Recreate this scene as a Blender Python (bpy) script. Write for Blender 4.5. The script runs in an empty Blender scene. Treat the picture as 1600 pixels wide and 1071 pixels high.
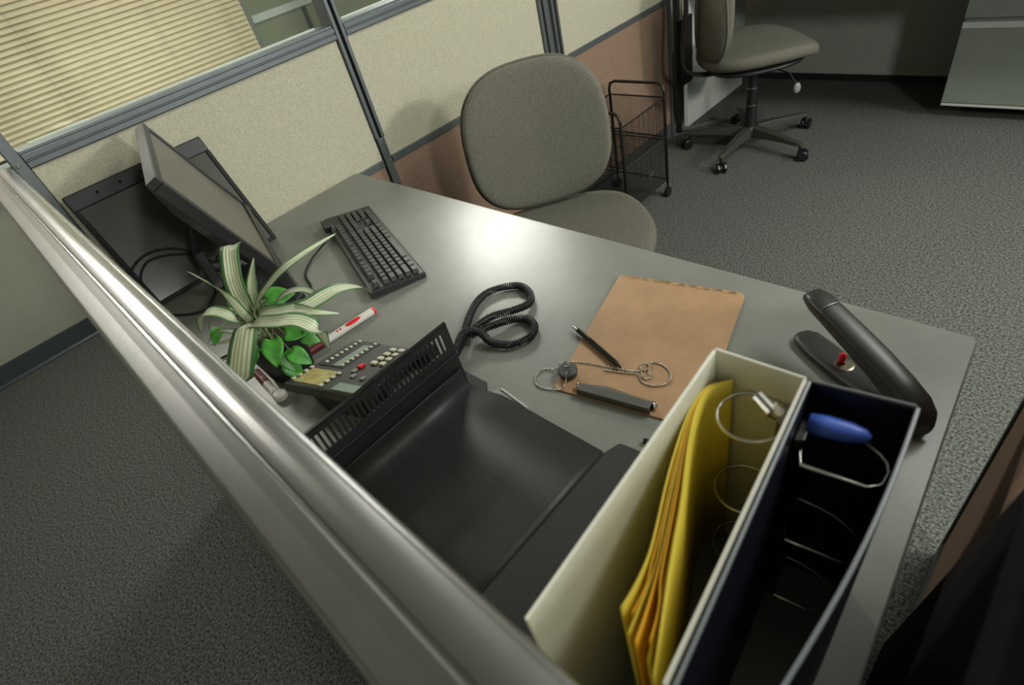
import bpy, bmesh, math, random
from mathutils import Vector, Matrix
random.seed(7)
S = bpy.context.scene
COL = S.collection
R = math.radians
PI = math.pi

# ---------------------------------------------------------------- camera
cam = bpy.data.cameras.new('camera')
camo = bpy.data.objects.new('camera', cam)
COL.objects.link(camo)
right = Vector((0.71198283, 0.66752303, -0.21792991))
down = Vector((0.33000577, -0.59202805, -0.73525436))
fwd = Vector((-0.61981984, 0.45157036, -0.64180026))
rm = Matrix(((right.x, -down.x, -fwd.x), (right.y, -down.y, -fwd.y), (right.z, -down.z, -fwd.z)))
camo.matrix_world = Matrix.Translation((0, 0, 1.37)) @ rm.to_4x4()
cam.sensor_width = 36.0
cam.lens = 0.85720469 * 1000 / 1600 * 36
cam.clip_start = 0.02
cam.dof.use_dof = True
cam.dof.focus_distance = 1.25
cam.dof.aperture_fstop = 5.6
S.camera = camo

# ---------------------------------------------------------------- world, lights, exposure
S.view_settings.view_transform = 'Standard'
S.view_settings.look = 'None'
S.view_settings.gamma = 1.0
S.view_settings.use_curve_mapping = False
S.view_settings.exposure = 0.0
w = bpy.data.worlds.new('world')
S.world = w
w.use_nodes = True
w.node_tree.nodes['Background'].inputs[0].default_value = (0.80, 0.85, 0.75, 1)
w.node_tree.nodes['Background'].inputs[1].default_value = 0.05


def area(name, loc, target, sx, sy, power, color=(1, 0.96, 0.84)):
    l = bpy.data.lights.new(name, 'AREA')
    l.shape = 'RECTANGLE'
    l.size, l.size_y = sx, sy
    l.energy = power
    l.color = color
    o = bpy.data.objects.new(name, l)
    COL.objects.link(o)
    o.location = loc
    d = Vector(target) - Vector(loc)
    o.rotation_euler = d.to_track_quat('-Z', 'Y').to_euler()
    return o


area('room_lamp_window', (-2.5, 2.05, 1.98), (-0.8, 0.7, 0.73), 0.60, 0.42, 27, (1, 0.98, 0.93))
area('room_lamp_aisle', (-2.62, 0.10, 2.08), (-1.6, -0.1, 0.6), 0.36, 0.36, 16, (1, 0.96, 0.88))
area('work_lamp', (2.3, 2.15, 1.85), (-1.6, 1.2, 0.7), 0.22, 0.22, 46, (1, 0.97, 0.9))
area('side_lamp', (1.9, 0.1, 2.05), (-0.8, 3.2, 0.2), 0.3, 0.3, 34, (0.95, 1, 0.95))
area('overhead_fill', (0.5, 1.9, 2.5), (0.0, 1.2, 0.0), 1.2, 0.5, 36, (0.96, 1, 0.94))  # overhead fill added to brighten the desk, no known fixture
area('room_fill', (3.7, 2.2, 2.05), (-2.4, 0.8, 0.9), 2.2, 0.9, 52, (0.97, 1, 0.95))  # large unseen fill light added to soften the right side


# ---------------------------------------------------------------- materials
def lin(c):
    return tuple((x / 255 / 12.92) if x / 255 <= 0.04045 else ((x / 255 + 0.055) / 1.055) ** 2.4 for x in c) + (1,)


def mat(name, rgb, rough=0.6, metal=0.0, noise=0.0, nscale=60, bump=0.0, bscale=300, spec=0.5, rgb2=None, detail=4, coat=0.0):
    m = bpy.data.materials.new(name)
    m.use_nodes = True
    nt = m.node_tree
    b = nt.nodes['Principled BSDF']
    b.inputs['Base Color'].default_value = lin(rgb)
    b.inputs['Roughness'].default_value = rough
    b.inputs['Metallic'].default_value = metal
    b.inputs['Specular IOR Level'].default_value = spec
    b.inputs['Coat Weight'].default_value = coat
    tc = nt.nodes.new('ShaderNodeTexCoord')
    if noise > 0 or rgb2:
        n = nt.nodes.new('ShaderNodeTexNoise')
        n.inputs['Scale'].default_value = nscale
        n.inputs['Detail'].default_value = detail
        n.inputs['Roughness'].default_value = 0.65
        nt.links.new(tc.outputs['Object'], n.inputs['Vector'])
        r = nt.nodes.new('ShaderNodeValToRGB')
        a = lin(rgb)
        if rgb2:
            c0, c1 = a, lin(rgb2)
        else:
            c0 = tuple(x * (1 - noise) for x in a[:3]) + (1,)
            c1 = tuple(min(1, x * (1 + noise)) for x in a[:3]) + (1,)
        r.color_ramp.elements[0].position = 0.36
        r.color_ramp.elements[1].position = 0.64
        r.color_ramp.elements[0].color = c0
        r.color_ramp.elements[1].color = c1
        nt.links.new(n.outputs['Fac'], r.inputs['Fac'])
        nt.links.new(r.outputs['Color'], b.inputs['Base Color'])
    if bump > 0:
        n2 = nt.nodes.new('ShaderNodeTexNoise')
        n2.inputs['Scale'].default_value = bscale
        n2.inputs['Detail'].default_value = 3
        nt.links.new(tc.outputs['Object'], n2.inputs['Vector'])
        bp = nt.nodes.new('ShaderNodeBump')
        bp.inputs['Strength'].default_value = bump
        bp.inputs['Distance'].default_value = 0.004
        nt.links.new(n2.outputs['Fac'], bp.inputs['Height'])
        nt.links.new(bp.outputs['Normal'], b.inputs['Normal'])
    return m


M = {}
M['carpet'] = mat('carpet', (46, 48, 46), 0.95, nscale=140, rgb2=(118, 120, 114), bump=0.9, bscale=160, spec=0.1, detail=6)
M['cream'] = mat('cream_fabric', (176, 172, 152), 0.9, noise=0.12, nscale=190, bump=0.25, bscale=420, spec=0.15)
M['brown'] = mat('brown_fabric', (136, 113, 96), 0.9, noise=0.14, nscale=190, bump=0.25, bscale=420, spec=0.15)
M['frame'] = mat('grey_frame_metal', (104, 110, 112), 0.42, 0.55, noise=0.05, nscale=20)
M['trimgrey'] = mat('trim_grey', (84, 88, 88), 0.5, 0.2, noise=0.05, nscale=30)
M['black'] = mat('black_plastic', (30, 31, 32), 0.42, noise=0.12, nscale=40, bump=0.05, bscale=600)
M['blackgloss'] = mat('gloss_black_plastic', (24, 25, 26), 0.22, noise=0.1, nscale=30)
M['blackmatte'] = mat('matte_black', (22, 22, 23), 0.75, noise=0.15, nscale=60)
M['slot'] = mat('slot_dark', (8, 8, 8), 0.9)
M['shadepanel'] = mat('shade_panel_black', (20, 17, 20), 0.9, noise=0.2, nscale=80, spec=0.15)  # near-black that stands in for shadow beside the desk end
M['alu'] = mat('brushed_aluminium', (182, 183, 180), 0.27, 1.0, noise=0.04, nscale=16)
M['desk'] = mat('grey_laminate', (128, 130, 122), 0.31, noise=0.06, nscale=9, bump=0.06, bscale=25, spec=0.55)
M['deskedge'] = mat('desk_edge', (128, 126, 112), 0.5, noise=0.04)
M['wall'] = mat('painted_wall', (166, 168, 152), 0.8, noise=0.03, nscale=6, bump=0.03, bscale=120)
M['walldark'] = mat('grey_wall', (168, 168, 158), 0.85, noise=0.05, nscale=8, bump=0.03, bscale=120)
M['greenwall'] = mat('green_grey_board', (136, 142, 122), 0.6, noise=0.04, nscale=6)
M['ceiling'] = mat('ceiling_tile', (168, 168, 160), 0.9, noise=0.05, nscale=40)
M['base'] = mat('rubber_baseboard', (66, 74, 78), 0.45, noise=0.06)
M['basedark'] = mat('black_baseboard', (24, 24, 26), 0.6, noise=0.06)
M['pale'] = mat('pale_trim', (196, 204, 200), 0.5, noise=0.03)
M['slat'] = mat('cream_slat', (242, 230, 196), 0.5, noise=0.04, nscale=12)
M['white'] = mat('white_laminate', (186, 190, 184), 0.5, noise=0.03)
M['steelgrey'] = mat('grey_green_steel', (128, 134, 126), 0.45, noise=0.04, nscale=10)
M['chairfab'] = mat('olive_grey_fabric', (102, 100, 90), 0.92, noise=0.22, nscale=260, bump=0.35, bscale=520, spec=0.12)
M['chrome'] = mat('chrome', (200, 198, 190), 0.18, 1.0, noise=0.03)
M['darkmetal'] = mat('dark_wire_metal', (60, 58, 54), 0.35, 0.8, noise=0.06)
M['clipsteel'] = mat('clip_steel', (120, 112, 98), 0.3, 0.95, noise=0.08, nscale=80)
M['hardboard'] = mat('brown_hardboard', (170, 134, 98), 0.55, noise=0.1, nscale=14, bump=0.05, bscale=200, detail=8)
M['hardedge'] = mat('hardboard_worn_edge', (186, 150, 104), 0.8, rgb2=(120, 92, 66), nscale=90)
M['folder'] = mat('black_folder_poly', (37, 38, 37), 0.5, noise=0.1, nscale=18, bump=0.08, bscale=150)
M['clear'] = mat('frosted_clear_tab', (150, 152, 144), 0.25, noise=0.06)
M['bwhite'] = mat('white_vinyl', (214, 212, 196), 0.42, noise=0.03)
M['bnavy'] = mat('navy_vinyl', (24, 24, 42), 0.42, noise=0.08)
M['bseam'] = mat('vinyl_seam', (120, 126, 130), 0.4, noise=0.05)
M['yellow'] = mat('yellow_sheet', (226, 202, 66), 0.6, noise=0.04)
M['orange'] = mat('amber_sheet', (226, 168, 24), 0.6, noise=0.04)
M['blue'] = mat('blue_plastic', (84, 116, 222), 0.4, noise=0.05)
M['red'] = mat('red_plastic', (214, 26, 36), 0.4, noise=0.05)
M['darkred'] = mat('dark_red_plastic', (96, 26, 28), 0.45, noise=0.05)
M['markerwhite'] = mat('marker_white', (214, 208, 200), 0.4, noise=0.03)
M['ivorykey'] = mat('ivory_key', (206, 202, 180), 0.45, noise=0.04)
M['lcd'] = mat('lcd_grey_green', (138, 156, 142), 0.25, noise=0.04)
M['paper'] = mat('yellowed_paper', (168, 152, 88), 0.7, rgb2=(196, 184, 128), nscale=40)
M['phone'] = mat('charcoal_plastic', (58, 58, 52), 0.5, noise=0.06)
M['key'] = mat('black_key', (60, 60, 58), 0.4, noise=0.08)
M['legend'] = mat('key_legend', (150, 150, 146), 0.5)
M['screen'] = mat('screen_matte', (92, 90, 80), 0.4, noise=0.03)
M['silver'] = mat('silver_bezel', (120, 122, 118), 0.35, 0.6, noise=0.04)
M['glossgrey'] = mat('dark_glossy_board', (66, 66, 60), 0.16, noise=0.1, nscale=5, spec=0.6)
M['rubber'] = mat('stopper_rubber', (66, 68, 68), 0.6, noise=0.06)
M['pothos'] = mat('pothos_leaf', (70, 140, 52), 0.4, noise=0.3, nscale=40, spec=0.5)
M['stem'] = mat('stem_green', (106, 120, 60), 0.5, noise=0.1)
M['soil'] = mat('soil', (40, 30, 22), 0.95, noise=0.3, bump=0.6)
M['pot'] = mat('black_pot', (20, 19, 26), 0.45, noise=0.1)
M['gloss_stapler'] = mat('black_stapler_plastic', (42, 42, 40), 0.38, noise=0.1, nscale=30, bump=0.04, bscale=500)
M['wood'] = mat('wood_trim', (134, 104, 74), 0.6, noise=0.15, nscale=20)


def stripe_leaf():
    m = bpy.data.materials.new('striped_leaf')
    m.use_nodes = True
    nt = m.node_tree
    b = nt.nodes['Principled BSDF']
    b.inputs['Roughness'].default_value = 0.45
    uv = nt.nodes.new('ShaderNodeUVMap')
    sp = nt.nodes.new('ShaderNodeSeparateXYZ')
    nt.links.new(uv.outputs['UV'], sp.inputs[0])
    r = nt.nodes.new('ShaderNodeValToRGB')
    e = r.color_ramp.elements
    g, wv, pg = lin((66, 104, 60)), lin((206, 208, 182)), lin((136, 150, 112))
    cols = [(0, g), (0.14, g), (0.2, wv), (0.27, pg), (0.36, wv), (0.42, pg), (0.5, wv), (0.56, pg), (0.64, wv), (0.72, pg), (0.8, wv), (0.87, g), (1, g)]
    e[0].position, e[0].color = cols[0]
    e[1].position, e[1].color = cols[-1]
    for p, c in cols[1:-1]:
        x = e.new(p)
        x.color = c
    nt.links.new(sp.outputs['X'], r.inputs['Fac'])
    nt.links.new(r.outputs['Color'], b.inputs['Base Color'])
    return m


M['striped'] = stripe_leaf()


def glass_mat():
    m = bpy.data.materials.new('thin_glass')
    m.use_nodes = True
    nt = m.node_tree
    nt.nodes.remove(nt.nodes['Principled BSDF'])
    t = nt.nodes.new('ShaderNodeBsdfTransparent')
    t.inputs[0].default_value = (0.96, 0.975, 0.95, 1)
    g = nt.nodes.new('ShaderNodeBsdfGlossy')
    g.inputs['Roughness'].default_value = 0.02
    lw = nt.nodes.new('ShaderNodeLayerWeight')      # Schlick's reflectance for a thin pane
    lw.inputs['Blend'].default_value = 0.5
    pw = nt.nodes.new('ShaderNodeMath')
    pw.operation = 'POWER'
    pw.inputs[1].default_value = 5
    nt.links.new(lw.outputs['Facing'], pw.inputs[0])
    f = nt.nodes.new('ShaderNodeMath')
    f.operation = 'MULTIPLY_ADD'
    f.inputs[1].default_value = 0.96
    f.inputs[2].default_value = 0.04
    nt.links.new(pw.outputs[0], f.inputs[0])
    mx = nt.nodes.new('ShaderNodeMixShader')
    nt.links.new(f.outputs[0], mx.inputs[0])
    nt.links.new(t.outputs[0], mx.inputs[1])
    nt.links.new(g.outputs[0], mx.inputs[2])
    nt.links.new(mx.outputs[0], nt.nodes['Material Output'].inputs[0])
    return m


M['glass'] = glass_mat()


# ---------------------------------------------------------------- mesh builder
def catmull(pts, n=6, closed=False):
    P = [Vector(p) for p in pts]
    out = []
    N = len(P)
    rng = range(N if closed else N - 1)
    for i in rng:
        if closed:
            p0, p1, p2, p3 = P[(i - 1) % N], P[i], P[(i + 1) % N], P[(i + 2) % N]
        else:
            p0, p1, p2, p3 = P[max(i - 1, 0)], P[i], P[i + 1], P[min(i + 2, N - 1)]
        for k in range(n):
            t = k / n
            out.append(0.5 * ((2 * p1) + (p2 - p0) * t + (2 * p0 - 5 * p1 + 4 * p2 - p3) * t * t + (3 * p1 - p0 - 3 * p2 + p3) * t ** 3))
    if not closed:
        out.append(P[-1])
    return out


class MB:
    def __init__(s, mx=None):
        s.bm = bmesh.new()
        s.mx = mx or Matrix.Identity(4)

    def v(s, p):
        return s.bm.verts.new(s.mx @ Vector(p))

    def face(s, vs):
        try:
            return s.bm.faces.new(vs)
        except ValueError:
            return None

    def box(s, c, d, rot=None):
        c = Vector(c)
        vs = []
        for x in (-.5, .5):
            for y in (-.5, .5):
                for z in (-.5, .5):
                    p = Vector((x * d[0], y * d[1], z * d[2]))
                    if rot:
                        p = rot @ p
                    vs.append(s.v(c + p))
        for f in ((0, 1, 3, 2), (4, 6, 7, 5), (0, 4, 5, 1), (2, 3, 7, 6), (0, 2, 6, 4), (1, 5, 7, 3)):
            s.face([vs[i] for i in f])
        return s

    def b2(s, lo, hi):
        return s.box([(a + b) / 2 for a, b in zip(lo, hi)], [b - a for a, b in zip(lo, hi)])

    def prism(s, poly, z0, z1):
        a = [s.v((x, y, z0)) for x, y in poly]
        b = [s.v((x, y, z1)) for x, y in poly]
        n = len(poly)
        s.face(a[::-1])
        s.face(b)
        for i in range(n):
            s.face([a[i], a[(i + 1) % n], b[(i + 1) % n], b[i]])
        return s

    def loft(s, rings, cap=True, closed=True):
        L = [[s.v(p) for p in r] for r in rings]
        n = len(L[0])
        for a, b in zip(L, L[1:]):
            for i in range(n if closed else n - 1):
                j = (i + 1) % n
                s.face([a[i], a[j], b[j], b[i]])
        if cap and closed:
            s.face(L[0][::-1])
            s.face(L[-1])
        return s

    def tube(s, pts, r, n=8, closed=False, smooth=0, r1=None):
        P = [Vector(p) for p in pts]
        if smooth:
            P = catmull(P, smooth, closed)
        N = len(P)
        rings = []
        up = None
        for i, p in enumerate(P):
            if closed:
                t = P[(i + 1) % N] - P[(i - 1) % N]
            else:
                t = P[min(i + 1, N - 1)] - P[max(i - 1, 0)]
            if t.length < 1e-9:
                t = Vector((0, 0, 1))
            t.normalize()
            if up is None:
                up = t.orthogonal().normalized()
            else:
                up = (up - t * up.dot(t))
                if up.length < 1e-6:
                    up = t.orthogonal()
                up.normalize()
            b = t.cross(up)
            rr = r if r1 is None else r + (r1 - r) * i / (N - 1)
            rings.append([p + (up * math.cos(a) + b * math.sin(a)) * rr for a in [2 * PI * k / n for k in range(n)]])
        if closed:
            rings.append(rings[0])
            s.loft(rings, cap=False)
        else:
            s.loft(rings)
        return s

    def cyl(s, p0, p1, r, n=20, r1=None):
        return s.tube([p0, p1], r, n, r1=r1)

    def lathe(s, c, prof, n=32, ax=None):
        c = Vector(c)
        ax = (Vector(ax) if ax else Vector((0, 0, 1))).normalized()
        u = ax.orthogonal().normalized()
        vv = ax.cross(u)
        rings = [[c + ax * h + (u * math.cos(a) + vv * math.sin(a)) * max(r, 1e-4) for a in [2 * PI * k / n for k in range(n)]] for r, h in prof]
        return s.loft(rings)

    def sphere(s, c, r, sx=1, sy=1, sz=1, n=12):
        c = Vector(c)
        rings = []
        for i in range(n + 1):
            t = PI * i / n
            rr = max(math.sin(t), 1e-3) * r
            rings.append([c + Vector((math.cos(a) * rr * sx, math.sin(a) * rr * sy, -math.cos(t) * r * sz)) for a in [2 * PI * k / (2 * n) for k in range(2 * n)]])
        return s.loft(rings)

    def build(s, name, m, parent=None, smooth=False, bevel=0, sub=0, solid=0, seg=2, merge=False):
        bm = s.bm
        if merge:
            bmesh.ops.remove_doubles(bm, verts=bm.verts, dist=1e-5)
        bmesh.ops.recalc_face_normals(bm, faces=bm.faces)
        off = wloc(parent) if parent else Vector()
        if off.length:
            bmesh.ops.translate(bm, verts=bm.verts, vec=-off)
        me = bpy.data.meshes.new(name)
        bm.to_mesh(me)
        bm.free()
        mm = M[m] if isinstance(m, str) else m
        me.materials.append(mm)
        o = bpy.data.objects.new(name, me)
        COL.objects.link(o)
        if parent:
            o.parent = parent
        if smooth:
            for p in me.polygons:
                p.use_smooth = True
        if solid:
            md = o.modifiers.new('solid', 'SOLIDIFY')
            md.thickness = solid
            md.offset = 0
        if bevel:
            md = o.modifiers.new('bevel', 'BEVEL')
            md.width = bevel
            md.segments = seg
            md.limit_method = 'ANGLE'
            md.angle_limit = R(40)
        if sub:
            md = o.modifiers.new('sub', 'SUBSURF')
            md.levels = sub
            md.render_levels = sub
        return o


def wloc(o):
    L = Vector()
    while o:
        L += o.location
        o = o.parent
    return L


def tag(o, label, cat, group=None):
    o['label'] = label
    o['category'] = cat
    if group:
        o['group'] = group
    return o


def thing(name, label, cat, loc=(0, 0, 0), group=None):
    o = bpy.data.objects.new(name, None)
    o.empty_display_size = 0.05
    COL.objects.link(o)
    o.location = loc
    return tag(o, label, cat, group)


def struct(name, mb, m, **k):
    o = mb.build(name, m, **k)
    o['kind'] = 'structure'
    return o


# ================================================================= SETTING
ZC = 2.6
XB, YR = -3.43, 3.70
struct('floor', MB().b2((XB - .1, -3.0, -0.1), (4.0, YR + .1, 0)), 'carpet')
struct('ceiling', MB().b2((XB - .1, -3.0, ZC), (4.0, YR + .1, ZC + .1)), 'ceiling')
struct('wall_back', MB().b2((XB - .1, -3.0, 0), (XB, YR + .1, ZC)), 'wall')
struct('wall_right', MB().b2((XB, YR, 0), (4.0, YR + .1, ZC)), 'walldark')
struct('wall_left', MB().b2((XB - .1, -3.1, 0), (4.0, -3.0, ZC)), 'walldark')
struct('wall_front', MB().b2((4.0, -3.1, 0), (4.1, YR + .1, ZC)), 'walldark')
bb = MB()
bb.loft([[(XB, y, 0), (XB + .022, y, 0), (XB + .022, y, .006), (XB + .012, y, .016), (XB + .010, y, .10), (XB, y, .10)] for y in (-3.0, YR)])
struct('baseboard_back', bb, 'base')
struct('baseboard_right', MB().b2((XB, YR - .012, 0), (4.0, YR, .035)), 'basedark')
# window in the back wall, glazed, mostly behind the blind
wn = bpy.data.objects.new('window_1', None)
COL.objects.link(wn)
wn.location = (XB, 0.55, 0.88)
wn['kind'] = 'structure'
f = MB()
f.b2((XB, -0.32, 0.88), (XB + .03, 1.43, 0.915))
f.b2((XB, -0.32, 1.9), (XB + .03, 1.43, 1.94))
f.b2((XB, -0.32, 0.915), (XB + .03, -0.28, 1.9))
f.b2((XB, 1.39, 0.915), (XB + .03, 1.43, 1.9))
f.build('window_frame', 'steelgrey', wn, bevel=.003)
MB().b2((XB, -0.28, 0.915), (XB + .006, 1.39, 1.9)).build('pane', 'glass', wn)
MB().b2((XB, -0.36, 0.865), (XB + .095, 1.47, 0.885)).build('window_sill', 'pale', wn, bevel=.004)
struct('trim_1', MB().b2((XB, 1.435, 1.035), (XB + .02, YR, 1.072)), 'pale', bevel=.003)
struct('trim_2', MB().b2((XB, 1.74, 0.10), (XB + .012, 1.765, 2.3)), 'trimgrey')
struct('trim_3', MB().b2((XB, 1.43, 0.10), (XB + .006, YR, 2.3)), 'greenwall')

# window blind
bl = thing('window_blind', 'cream slatted venetian blind lowered over the window behind the glazed partition', 'blind', (XB + .07, .55, 1.85))
sl = MB()
z = 0.925
while z < 1.86:
    prof = []
    for k in range(7):
        t = k / 6 - .5
        x = t * .0275
        prof.append((x * math.cos(R(60)), x * math.sin(R(60)) + .0030 * (1 - 4 * t * t)))
    a = [(XB + .075 + x, -0.27, z - zz) for x, zz in prof]
    b = [(XB + .075 + x, 1.385, z - zz) for x, zz in prof]
    sl.loft([a, b], closed=False)
    z += .0232
sl.build('slats', 'slat', bl, smooth=True, solid=.0006)
for y in (-.1, .42, .95, 1.30):
    MB().cyl((XB + .0885, y, .91), (XB + .0885, y, 1.87), .0007, 6).build('ladder_cord', 'pale', bl)
MB().b2((XB + .062, -.27, .897), (XB + .088, 1.385, .912)).build('bottom_rail', 'slat', bl, bevel=.003)
MB().b2((XB + .05, -.27, 1.87), (XB + .10, 1.385, 1.90)).build('head_rail', 'slat', bl, bevel=.003)

# ================================================================= PARTITIONS
XW = -1.69       # face of the back partition
ZT = 1.54


def back_panel(label, y0, y1, zr0=1.098, zr1=1.136):
    p = thing('partition_panel', label, 'partition', (XW - .03, (y0 + y1) / 2, 0), 'cubicle panels along the back')
    # upper cream tile, lower brown tile, strip between
    MB().b2((XW - .055, y0, .718), (XW, y1, zr0)).build('upper_fabric', 'cream', p)
    MB().b2((XW - .055, y0, .10), (XW - .001, y1, .697)).build('lower_fabric', 'brown', p)
    MB().b2((XW - .058, y0, 0), (XW + .002, y1, .10)).build('kick_plate', 'trimgrey', p)
    MB().b2((XW - .05, y0, .696), (XW + .006, y1, .7195)).build('trim_strip', 'trimgrey', p, bevel=.002)
    # glazing rail with two grooves
    pr = [(XW - .06, zr0), (XW + .010, zr0), (XW + .012, zr0 + .003), (XW + .012, zr0 + .014), (XW + .008, zr0 + .016), (XW + .008, zr0 + .018),
          (XW + .012, zr0 + .020), (XW + .012, zr0 + .031), (XW + .005, zr0 + .033), (XW + .005, zr1), (XW - .06, zr1)]
    MB().loft([[(x, y, zz) for x, zz in pr] for y in (y0, y1)]).build('glazing_rail', 'frame', p)
    MB().b2((XW - .05, y0 + .03, zr1 - .002), (XW - .04, y1 - .03, zr1 + .004)).build('glazing_bead', 'pale', p)
    MB().b2((XW - .06, y0, ZT - .04), (XW + .01, y1, ZT)).build('head_rail', 'frame', p, bevel=.002)
    MB().b2((XW - .028, y0 + .005, zr1 - .002), (XW - .023, y1 - .005, ZT - .03)).build('glass_pane', 'glass', p)
    return p


back_panel('cream fabric partition panel with glass on top, behind the desk and monitor', .068, .924)
back_panel('cream over brown partition panel with glass on top, behind the round-backed chair', .962, 1.805)
back_panel('cream over brown partition panel behind the mesh cart, right of the double post', 1.918, 2.728)


def post(label, y0, y1, gap=True, split=.79):
    p = thing('partition_post', label, 'post', (XW - .03, (y0 + y1) / 2, 0), 'grey posts between the back panels')
    m = (y0 + y1) / 2
    if gap:
        MB().b2((XW - .055, y0, split), (XW + .012, m - .005, ZT)).build('post_flange', 'frame', p, bevel=.002)
        MB().b2((XW - .055, m + .005, split), (XW + .012, y1, ZT)).build('post_flange', 'frame', p, bevel=.002)
        MB().b2((XW - .055, m - .006, split), (XW - .004, m + .006, ZT)).build('slotted_channel', 'slot', p)
        MB().b2((XW - .055, y0 + .003, 0), (XW + .010, y1 - .003, split)).build('post_cover', 'trimgrey', p, bevel=.002)
    else:
        MB().b2((XW - .055, y0, 0), (XW + .012, y1, ZT)).build('post_cover', 'frame', p, bevel=.002)
    return p


post('narrow grey slotted partition post at the far corner of the desk', .926, .960)
pp = thing('partition_post', 'wide double grey post just above the round-backed chair', 'post', (XW - .03, 1.862, 0), 'grey posts between the back panels')
for a, b in ((1.807, 1.843), (1.879, 1.916)):
    MB().b2((XW - .055, a, 0), (XW + .012, b, ZT)).build('post_flange', 'frame', pp, bevel=.002)
    MB().b2((XW - .004, (a + b) / 2 - .006, .5), (XW + .0135, (a + b) / 2 + .006, ZT - .02)).build('slotted_channel', 'slot', pp)
MB().b2((XW - .055, 1.843, 0), (XW - .004, 1.879, ZT)).build('post_cover', 'silver', pp)
post('thin dark grey post at the end of the back panels, right of the mesh cart', 2.730, 2.746, gap=False)
p = post('grey corner post where the aluminium capped partition meets the back panels', .040, .066, gap=False)
MB().box((XW + .013, .050, 1.112), (.004, .008, .008)).build('screw', 'chrome', p, bevel=.001)

# panel set further back between the post and the white end panel
p = thing('partition_panel', 'narrow strip of tan and brown panel set back behind the black upright', 'partition', (-1.93, 3.2, 0))
MB().b2((-1.95, 2.80, .34), (-1.90, 3.60, 1.6)).build('upper_fabric', 'cream', p)
MB().b2((-1.95, 2.80, 0), (-1.90, 3.60, .338)).build('lower_fabric', 'brown', p)
p = thing('equipment_upright', 'tall thin black upright with a narrow box beside the office chair', 'upright', (-1.70, 2.85, 0))
MB().b2((-1.715, 2.822, 0), (-1.69, 2.846, 1.5)).build('post', 'blackmatte', p)
MB().b2((-1.69, 2.800, .27), (-1.655, 2.912, .60)).build('box', 'black', p, bevel=.004)

# long aluminium-capped partition beside the desk (the photographer leans over it)
dp = thing('cubicle_partition', 'long low partition with a shiny aluminium top cap running across the foreground', 'partition', (-.75, 0, 0))
MB().b2((-1.655, -.014, .10), (1.30, .030, 1.095)).build('fabric_panel', 'cream', dp)
MB().b2((-1.655, -.016, 0), (1.30, .032, .10)).build('kick_plate', 'trimgrey', dp)


def cap_profile(ex=0.0):
    P = [(-.0220 - ex, 1.085)]
    for k in range(7):
        t = PI / 2 * k / 6
        P.append((-.0172 - ex - .0050 * math.cos(t), 1.1122 + .0050 * math.sin(t)))
    P += [(-.004, 1.1187), (.0045, 1.1200), (.0062, 1.1194), (.0070, 1.1180), (.0080, 1.1180), (.0088, 1.1200)]
    for k in range(9):
        t = k / 8
        P.append((.0098 + t * .0222, 1.1206 + .0020 * math.sin(PI * t) - .0020 * t))
    for k in range(1, 7):
        t = PI / 2 * k / 6
        P.append((.0320 + .0055 * math.sin(t), 1.1131 + .0055 * math.cos(t)))
    P += [(.0375 + ex, 1.085)]
    return P


for x0, x1, ex in ((-1.664, -.4762, 0), (-.4758, 1.30, .0004)):
    MB().loft([[(x, y, zz) for y, zz in cap_profile(ex)] for x in (x0, x1)]).build('top_cap', 'alu', dp)
for x in (-.275, -.262):
    MB().lathe((x, -.0225, 1.098), [(.0030, 0), (.0030, -.001), (.001, -.0022)], 12, (0, 1, 0)).build('screw', 'chrome', dp)

# end partition at the right of the desk
ep = thing('end_partition', 'brown fabric end partition with grey edge standing on the carpet right of the desk', 'partition', (.10, .45, 0))
MB().b2((.075, .04, .08), (.125, .905, 1.10)).build('fabric_panel', 'brown', ep)
MB().b2((.070, .04, 0), (.130, .905, .08)).build('kick_plate', 'trimgrey', ep)
MB().b2((.070, .905, 0), (.130, .925, 1.10)).build('edge_trim', 'trimgrey', ep, bevel=.002)
MB().b2((.068, .04, 1.10), (.132, .925, 1.125)).build('top_cap', 'alu', ep, bevel=.003)
f = MB()  # black slanted sheet added where the end partition lies in shadow
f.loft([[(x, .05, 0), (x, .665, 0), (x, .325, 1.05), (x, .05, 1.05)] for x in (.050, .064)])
o = f.build('shade_panel', 'shadepanel', bevel=.003)
tag(o, 'added black panel with a slanted edge standing in for the shadow beside the desk end', 'panel')

# ================================================================= DESK
dk = thing('desk', 'grey laminate desk holding the keyboard, clipboard and binders', 'desk', (-.83, .42, 0))
poly = [(-1.676, .042), (-1.676, .802), (-1.670, .808), (-.018, .797), (-.012, .790), (.024, .20), (.030, .042)]
MB().prism(poly, .701, .73).build('desktop', 'desk', dk, bevel=.0025)
e = MB()
e.loft([[(-1.670, .809, .700), (-1.670, .8105, .702), (-1.670, .8105, .728), (-1.670, .808, .728)], [(-.018, .798, .700), (-.018, .7995, .702), (-.018, .7995, .728), (-.018, .797, .728)]])
e.build('edge_band', 'deskedge', dk)
MB().b2((-1.60, .06, 0), (-1.572, .70, .701)).build('end_panel', 'steelgrey', dk)
MB().b2((-.07, .06, 0), (-.042, .70, .701)).build('end_panel', 'steelgrey', dk)
MB().b2((-1.572, .06, .30), (-.07, .08, .701)).build('modesty_panel', 'steelgrey', dk)

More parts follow.
